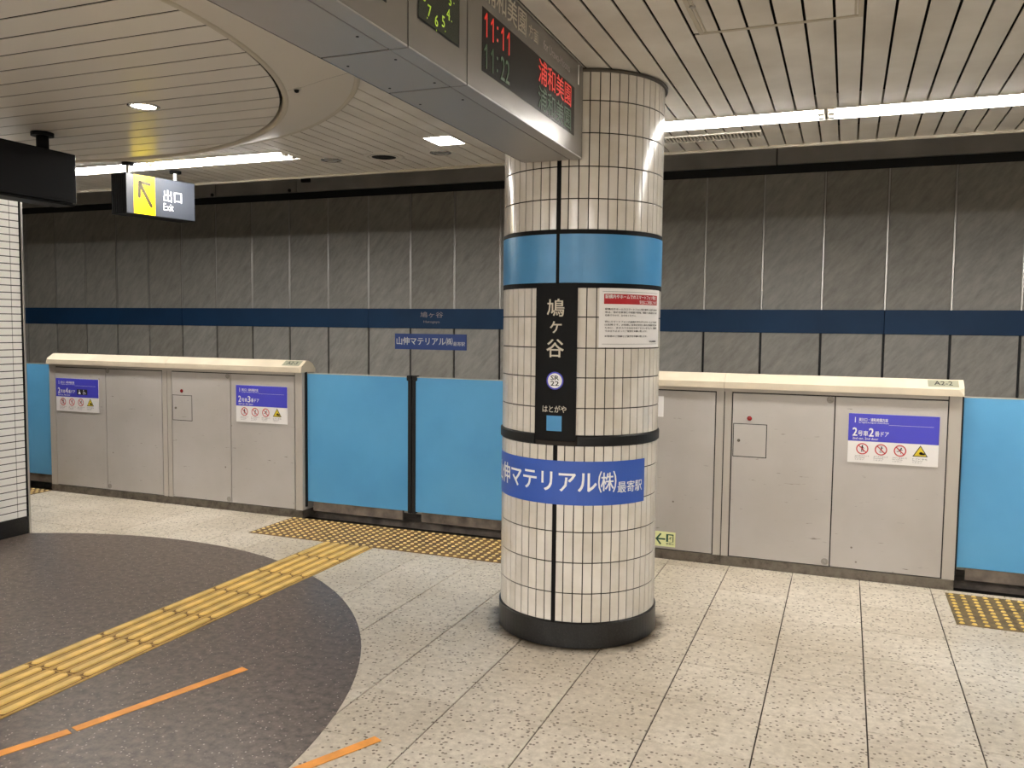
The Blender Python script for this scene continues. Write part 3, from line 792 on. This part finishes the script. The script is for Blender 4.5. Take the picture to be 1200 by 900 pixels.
def notice(x0, x1, z0_, z1_, num, label, icons=False):
    Y = YG-.001
    t = empty('gate_notice', ((x0+x1)/2, Y-.003, z0_), label=label, cat='notice', group='blue and white notices on the gate housings')
    w_, h_ = x1-x0, z1_-z0_
    MB().box(x0, x1, Y-.005, Y-.0003, z0_, z1_, .0006).build('plate', M['plate_white'], t)
    U = lambda a: x0+w_*a; V = lambda a: z1_-h_*a
    f1, f2 = on_y(Y-.005, .0006), on_y(Y-.005, .0014)
    Print().rect(U(.0), U(1), V(.56), V(0)).build('blue_field', M['plate_blue'], f1, t)
    p = Print()
    p.text('1', U(.07), U(.10), V(.185), V(.075), .004, keep=True)
    p.text('東川口・浦和美園方面', U(.115), U(.44), V(.155), V(.085), .02, keep=False)
    p.text('for Higashi-Kawaguchi, Urawa-Misono', U(.115), U(.45), V(.20), V(.165), .01, keep=False)
    p.text('2', U(.05), U(.10), V(.455), V(.29), .03, keep=False)
    p.text('号車', U(.11), U(.225), V(.455), V(.345), .02, keep=False)
    p.text(num, U(.235), U(.285), V(.455), V(.29), .03, keep=False)
    p.text('番ドア', U(.30), U(.455), V(.45), V(.345), .02, keep=False)
    p.text({'2': '2nd car, 2nd door', '3': '2nd car, 3rd door', '4': '2nd car, 4th door'}[num], U(.05), U(.34), V(.535), V(.48), .012, keep=False)
    p.rect(U(.45), U(.94), V(.214), V(.209))
    p.build('lettering', M['white'], f2, t)
    rr = h_*.115; vc = V(.715)
    red, blk = Print(), Print()
    for k, cu in enumerate((.165, .375, .585)):
        red.ring(U(cu), vc, rr*.82, rr); red.line([(U(cu)-rr*.62, vc+rr*.62), (U(cu)+rr*.62, vc-rr*.62)], rr*.16)
        person(blk, U(cu), vc, rr*.85, k)
    blk.build('figure', M['sign_black'], f1, t); red.build('prohibition_ring', M['red'], f2, t)
    cu, r2 = U(.805), rr*1.15
    tri = [(cu, vc+r2), (cu-r2*1.05, vc-r2*.72), (cu+r2*1.05, vc-r2*.72)]
    Print().poly(tri).build('warning_triangle', M['sign_black'], f1, t)
    g = [(cu+(a-cu)*.8, vc-.1*r2+(b-vc+.1*r2)*.8) for a, b in tri]
    Print().poly(g).build('warning_field', M['yellow_print'], f2, t)
    Print().line([(cu+r2*.5, vc-.3*r2), (cu, vc-.25*r2)], r2*.3).disc(cu+.1*r2, vc-.2*r2, r2*.24, 10).build('hand', M['sign_black'], on_y(Y-.005, .002), t)
    q = Print()
    for cu_, l1, l2 in ((.165, 'のり出さないで', 'No leaning'), (.375, '立てかけないで', 'No propping'), (.585, 'かけこまないで', 'No rushing'), (.805, 'ドアに手を', 'Mind your')):
        q.text(l1, U(cu_-.08), U(cu_+.08), V(.875), V(.845), .01, keep=False); q.text(l2, U(cu_-.08), U(cu_+.03), V(.91), V(.885), .01, keep=False)
        q.text('ください', U(cu_-.08), U(cu_+.02), V(.945), V(.92), .01, keep=False)
    q.build('small_lettering', M['grey_text'], f1, t)
    if icons:
        Print().rect(U(.50), U(.74), V(.48), V(.315)).build('icon_field', M['sign_black'], f2, t)
        ic = Print(); f3 = on_y(Y-.005, .002)
        ic.disc(U(.555), V(.35), h_*.018, 10); ic.poly([(U(.53), V(.46)), (U(.59), V(.46)), (U(.57), V(.38)), (U(.545), V(.38))])
        ic.disc(U(.655), V(.34), h_*.015, 10); ic.line([(U(.655), V(.36)), (U(.66), V(.41)), (U(.69), V(.41)), (U(.705), V(.455))], h_*.016); ic.ring(U(.66), V(.43), h_*.028, h_*.038, 16)
        ic.build('icon', M['white'], f3, t)
notice(-6.758, -6.237, .757, 1.058, '4', 'leftmost notice with a wheelchair icon, on the left gate housing', True)
notice(-4.711, -4.199, .760, 1.066, '3', 'middle notice reading 2 and 3, at the right end of the left gate housing')
notice(.031, .543, .750, 1.058, '2', 'notice reading 2 and 2 on the right gate housing')
t = empty('white_sticker', (-1.19, YG-.002, .975), label='small blank white sticker just right of the column on the gate housing', cat='sticker')
MB().box(-1.30, -1.137, YG-.004, YG-.0013, .975, 1.115, .0005).build('sheet', M['plate_white'], t)
# evacuation arrow plate
t = empty('evacuation_sign', (-1.112, YG-.002, .086), label='small pale yellow plate with a green arrow low down beside the column', cat='sign')
ex0, ex1, ez0, ez1 = -1.20, -1.036, .086, .188
MB().box(ex0, ex1, YG-.005, YG-.0013, ez0, ez1, .0005).build('plate', M['glow_plate'], t)
f1, f2 = on_y(YG-.005, .0008), on_y(YG-.005, .0016)
ar = Print(); cy_ = .137
ar.line([(-1.166, cy_), (-1.108, cy_)], .011); ar.line([(-1.137, cy_+.034), (-1.164, cy_), (-1.137, cy_-.034)], .011); ar.build('arrow', M['green'], f1, t)
Print().rect(-1.098, -1.048, .120, .174).build('pictogram_field', M['green'], f1, t)
Print().rect(-1.084, -1.054, .122, .166).build('doorway', M['glow_plate'], f2, t)
pp = Print(); person(pp, -1.070, .144, .022, 2); pp.build('running_figure', M['green'], on_y(YG-.005, .0024), t)
Print().text('非常口', -1.098, -1.048, .100, .114, .02, keep=False).build('lettering', M['green'], f1, t)

# ---- tactile pads
def pad_tile(wx, wy, mats):
    q = MB(); q.box(-wx/2+.001, wx/2-.001, -wy/2+.001, wy/2-.001, .0005, .004); q.mi = 1
    for i in range(5):
        for j in range(5):
            cx_, cy_ = -wx/2+wx*(i+.5)/5, -wy/2+wy*(j+.5)/5
            A = [q.bm.verts.new((cx_+.015*math.cos(a), cy_+.015*math.sin(a), .004)) for a in [k*math.pi/4 for k in range(8)]]
            B = [q.bm.verts.new((cx_+.010*math.cos(a), cy_+.010*math.sin(a), .009)) for a in [k*math.pi/4 for k in range(8)]]
            q.bm.faces.new(B).material_index = 1
            for k in range(8): q.bm.faces.new((A[k], A[(k+1) % 8], B[(k+1) % 8], B[k])).material_index = 1
    return q.mesh('tactile_tile', mats)
pm1 = pad_tile(.3, .28, [M['pad'], M['dome']]); pm2 = pad_tile(.3, .295, [M['pad2'], M['dome2']])
def pad(x0, n, y0, wy, me, label):
    t = empty('tactile_pad', (x0+n*.15, y0+wy, 0), label=label, cat='tactile paving', group='dotted yellow warning pads before the gate doors')
    for i in range(n):
        for j in range(2): place(me, 'tactile_tile', (x0+.3*(i+.5), y0+wy*(j+.5), 0), t)
pad(-4.15, 7, 5.128, .28, pm1, 'dotted yellow tactile pad in front of the centre gate doors left of the column')
pad(.605, 7, 5.03, .295, pm2, 'dark worn dotted tactile pad before the blue door at the right edge')
pad(-8.95, 7, 5.13, .28, pm1, 'dotted yellow tactile pad glimpsed beside the tiled wall at the far left')

# ---- tactile guide strip
gs = empty('tactile_guide_strip', (-3.265, 3.5, 0), label='ribbed yellow guide strip crossing the dark round floor towards the gate', cat='tactile paving')
gx0, gx1 = -3.468, -3.066
gy = [5.128, 4.749]+[4.749-.408*k for k in range(1, 9)]
def bar(q, x, y0, y1, w=.040, h=.008, zb=.0045):
    n = 5; o = []
    for rr, z in ((w/2, zb), (w/2-.003, zb+h*.8), (w/2-.007, zb+h)):
        pts = []
        for k in range(n+1):
            a = math.pi*k/n; pts.append((x+rr*math.cos(a), y1-w/2+rr*math.sin(a), z))
        for k in range(n+1):
            a = math.pi+math.pi*k/n; pts.append((x+rr*math.cos(a), y0+w/2+rr*math.sin(a), z))
        o.append([q.bm.verts.new(p) for p in pts])
    m_ = len(o[0])
    for A, B in zip(o[:-1], o[1:]):
        for k in range(m_): q.bm.faces.new((A[k], A[(k+1) % m_], B[(k+1) % m_], B[k]))
    q.bm.faces.new(o[-1])
for i in range(len(gy)-1):
    y1, y0 = gy[i], gy[i+1]
    g = MB().box(gx0, gx1, y0+.001, y1-.001, .0005, .0045, .0008).build('guide_tile', M['guide'], gs)
    for k in range(5):
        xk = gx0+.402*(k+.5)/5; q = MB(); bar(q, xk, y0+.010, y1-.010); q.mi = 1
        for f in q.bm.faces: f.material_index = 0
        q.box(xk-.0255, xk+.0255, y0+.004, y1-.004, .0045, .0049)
        q.build('bar', [M['guidebar'], M['bar_shade_grime']], g)

# ---- orange floor strips
def strip(a, b, label, w=.046):
    a, b = Vector(a), Vector(b); d = (b-a).normalized(); n = Vector((-d.y, d.x))*w/2
    q = MB().prism([tuple(a-n), tuple(b-n), tuple(b+n), tuple(a+n)], 'z', .0016, .0035)
    q.build('orange_floor_strip', M['orange'], label=label, cat='floor marking', group='orange strips on the floor')
strip((-3.12, 1.35), (-2.734, 2.318), 'short orange strip at the left edge of the photo, left of the small gap')
strip((-2.730, 2.338), (-2.508, 3.066), 'long orange strip on the dark floor, right of the small gap')
strip((-1.98, 1.95), (-1.610, 2.728), 'orange strip end on the pale tiles at the bottom edge')

# ---- departure sign beam
bx = -1.188; xb = -1.500; ZB = 2.37; ZTOP = CZ-.004
sb = empty('departure_sign_beam', (-1.34, 2.5, ZB), label='long silver overhead sign beam with departure screen running to the column', cat='sign')
secs = [(3.878, 2.584), (2.576, 2.182), (2.174, .2)]
bods = []
for y1, y0 in secs:
    q = MB(); ch = .0
    for prf in ([(bx, ZB), (bx, ZTOP), (bx-.003, ZTOP), (bx-.003, ZB)], [(xb, ZB+.012), (xb, ZTOP), (xb+.004, ZTOP), (xb+.004, ZB+.012)],
                [(bx-.003, ZB), (bx-.003, ZB+.003), (xb+.004, ZB+.003), (xb+.004, ZB+.012), (xb, ZB+.012), (xb+.012, ZB)]):
        q.prism(prf, 'y', y0, y1)
    q.box(xb+.004, bx-.003, y1-.003, y1, ZB+.003, ZTOP); o = q.build('casing', M['beam'], sb); bods.append(o)
    MB().box(bx-.057, bx+.0005, y0, y1, ZB-.004, ZB+.002).build('lower_lip', M['beam_under'], o)
    MB().box(xb+.022, bx-.0615, y0+.0015, y1-.0015, ZB-.004, ZB-.0003, .001).build('underside_panel', M['beam_under'], o)
MB().box(xb+.016, bx-.054, .2, 3.876, ZB-.0010, ZB-.0002).build('underside_recess', M['shadowgap'], sb)
MB().box(xb+.006, bx-.0035, .21, 3.872, ZB+.004, ZTOP-.004).build('core', M['shadowgap'], sb)
for x, y in ((-1.275, 2.05), (-1.275, 2.262), (-1.275, 2.517), (-1.275, 2.735), (-1.445, 2.27), (-1.445, 2.524), (-1.445, 2.741)):
    MB().cyl(x, y, ZB-.0055, .0045, .002, 10).build('rivet', M['charcoal'], sb)
ox = on_x(bx, .0025); ox3 = on_x(bx, .0040)
scr = MB().box(bx, bx+.0012, 2.699, 3.745, 2.447, 2.661).build('display_screen', M['screen'], bods[0], label='black LED screen with red and dim green characters')
oxs = on_x(bx, .0022)
def ones(prt, v0, v1, us):
    for u in us: prt.line([(u-.017, v1-.020), (u, v1), (u, v0)], .0095)
    return prt
ones(Print(), 2.572, 2.646, (2.736, 2.792, 2.886, 2.942)).rect(2.826, 2.838, 2.625, 2.635).rect(2.826, 2.838, 2.583, 2.593).build('lettering', M['led_red'], oxs, scr)
Print().text('浦和美園', 3.262, 3.690, 2.561, 2.655, .012, keep=False).build('lettering', M['led_red'], oxs, scr)
ones(Print(), 2.466, 2.542, (2.736, 2.792)).text('22', 2.862, 2.948, 2.462, 2.545, .006, keep=False).rect(2.826, 2.838, 2.520, 2.530).rect(2.826, 2.838, 2.478, 2.488).build('lettering', M['led_dim'], oxs, scr)
Print().text('浦和美園', 3.262, 3.690, 2.458, 2.550, .012, keep=False).build('lettering', M['led_dim'], oxs, scr)
oxb = on_x(bx, .0012)
Print().text('浦和美園', 2.72, 3.118, 2.688, 2.780, .006, keep=False).build('lettering', M['offwhite'], oxb, bods[0])
Print().text('方面', 3.146, 3.252, 2.700, 2.752, .006, keep=False).build('lettering', M['offwhite'], oxb, bods[0])
Print().text('for Urawa-Misono', 3.320, 3.670, 2.706, 2.742, .004, keep=False).build('lettering', M['led_grey'], oxb, bods[0])
Print().text('1', 3.778, 3.822, 2.690, 2.775, .015, keep=True, align='c').build('lettering', M['white'], oxb, bods[0])
# clock
ck = MB().box(bx, bx+.0015, 2.239, 2.512, 2.472, 2.745, .0006).build('clock_dial', M['clockface'], bods[1], label='dark green dial with glowing yellow-green numerals')
Print().frame(2.233, 2.518, 2.466, 2.751, .006).build('clock_rim', M['charcoal'], oxb, bods[1])
cyc, czc, cr = 2.352, 2.590, .093
p = Print()
for n in range(1, 13):
    a = math.radians(90-30*n); u, v = cyc+cr*math.cos(a), czc+cr*math.sin(a)
    p.text(str(n), u-.016, u+.016, v-.017, v+.017, .012, align='c')
for n in range(12):
    a = math.radians(90-30*n); u, v = cyc+(cr+.028)*math.cos(a), czc+(cr+.028)*math.sin(a); p.disc(u, v, .003, 6)
p.build('numerals', M['led_clock'], ox, ck)
p = Print(); a = math.radians(90-11.2*30); p.line([(cyc, czc), (cyc+.05*math.cos(a), czc+.05*math.sin(a))], .007)
a = math.radians(90-9*6); p.line([(cyc, czc), (cyc+.075*math.cos(a), czc+.075*math.sin(a))], .005); p.build('clock_hands', M['led_clock'], ox3, ck)
MB().box(bx, bx+.0015, 1.1, 2.055, 2.447, 2.661).build('display_screen', M['screen'], bods[2])

# ---- hanging exit sign
def hang_box(name, p0_, p1_, z0_, z1_, thick, label, cat='sign'):
    """box hanging below the ceiling; face from p0_ to p1_, body extends to the left (-X) of the face"""
    a, b = Vector(p0_), Vector(p1_); d = (b-a).normalized(); n = Vector((d.y, -d.x))      # n points to +X
    t = empty(name, ((a.x+b.x)/2-n.x*thick/2, (a.y+b.y)/2-n.y*thick/2, z0_), label=label, cat=cat)
    return t, a, b, d, n
t, a, b, d, n = hang_box('exit_sign', (-5.055, 4.898), (-4.94, 5.49), 2.395, 2.698, .185, 'hanging exit sign with yellow arrow panel in front of the left fluorescent strip')
q = MB(); A = a-n*.185; B = b-n*.185
q.prism([tuple(a), tuple(b), tuple(B), tuple(A)], 'z', 2.395, 2.698); q.build('body', M['charcoal'], t)
for k in range(7):
    s0 = .014+k*.024; c0 = a-n*s0; c1 = a-n*(s0+.012)
    q = MB().prism([tuple(c0), tuple(c1), tuple(c1-d*.004), tuple(c0-d*.004)], 'z', 2.405, 2.69); q.build('end_rib', M['charcoal'], t)
L_ = (b-a).length
def fx(off): return lambda u, v: (a.x+d.x*u+n.x*off, a.y+d.y*u+n.y*off, v)
Print().rect(.004, L_-.004, 2.400, 2.693).build('face', M['exit_face'], fx(.001), t)
Print().rect(.062, .243, 2.401, 2.692).build('yellow_panel', M['exit_yellow'], fx(.002), t)
ar = Print(); ar.line([(.208, 2.470), (.118, 2.622)], .028); ar.line([(.196, 2.632), (.112, 2.640), (.108, 2.530)], .026); ar.build('arrow', M['arrow'], fx(.003), t)
Print().text('出口', .318, .480, 2.520, 2.612, .006, keep=False).build('lettering', M['exit_white'], fx(.002), t)
Print().text('Exit', .315, .405, 2.452, 2.508, 0, keep=False).build('lettering', M['exit_white'], fx(.002), t)
for u_, zc in ((.085, ZD+.11), (.50, CZ)):
    c = a+d*u_-n*.10
    MB().lathe([(.016, 2.698), (.016, zc-.012)], c.x, c.y, 16).build('hanger', M['steel'], t)
    MB().cyl(c.x, c.y, zc-.020, .045, .020, 20).build('ceiling_rose', M['charcoal'], t)
# ---- black hanging box at the left edge
t, a, b, d, n = hang_box('hanging_display', (-4.33, 2.63), (-4.33, 3.83), 2.27, 2.572, .18, 'black hanging display box at the left edge above the tiled wall', 'display')
q = MB(); q.prism([(-4.345, 2.63), (-4.33, 2.645), (-4.33, 3.815), (-4.345, 3.83), (-4.51, 3.83), (-4.51, 2.63)], 'z', 2.285, 2.572); q.build('body', M['charcoal'], t)
MB().box(-4.50, -4.34, 2.64, 3.82, 2.268, 2.2845, .004).build('lower_edge', M['black'], t)
MB().box(-4.33, -4.3285, 2.66, 3.80, 2.30, 2.555).build('screen', M['charcoal'], t)
for y_ in (2.80, 3.67):
    MB().cyl(-4.42, y_, 2.572, .034, ZD-2.572-.012, 20).build('hanger', M['charcoal'], t)
    MB().cyl(-4.42, y_, ZD-.022, .062, .020, 24).build('ceiling_rose', M['charcoal'], t)
print('floor tiles', cnt, 'objects', len(bpy.data.objects))
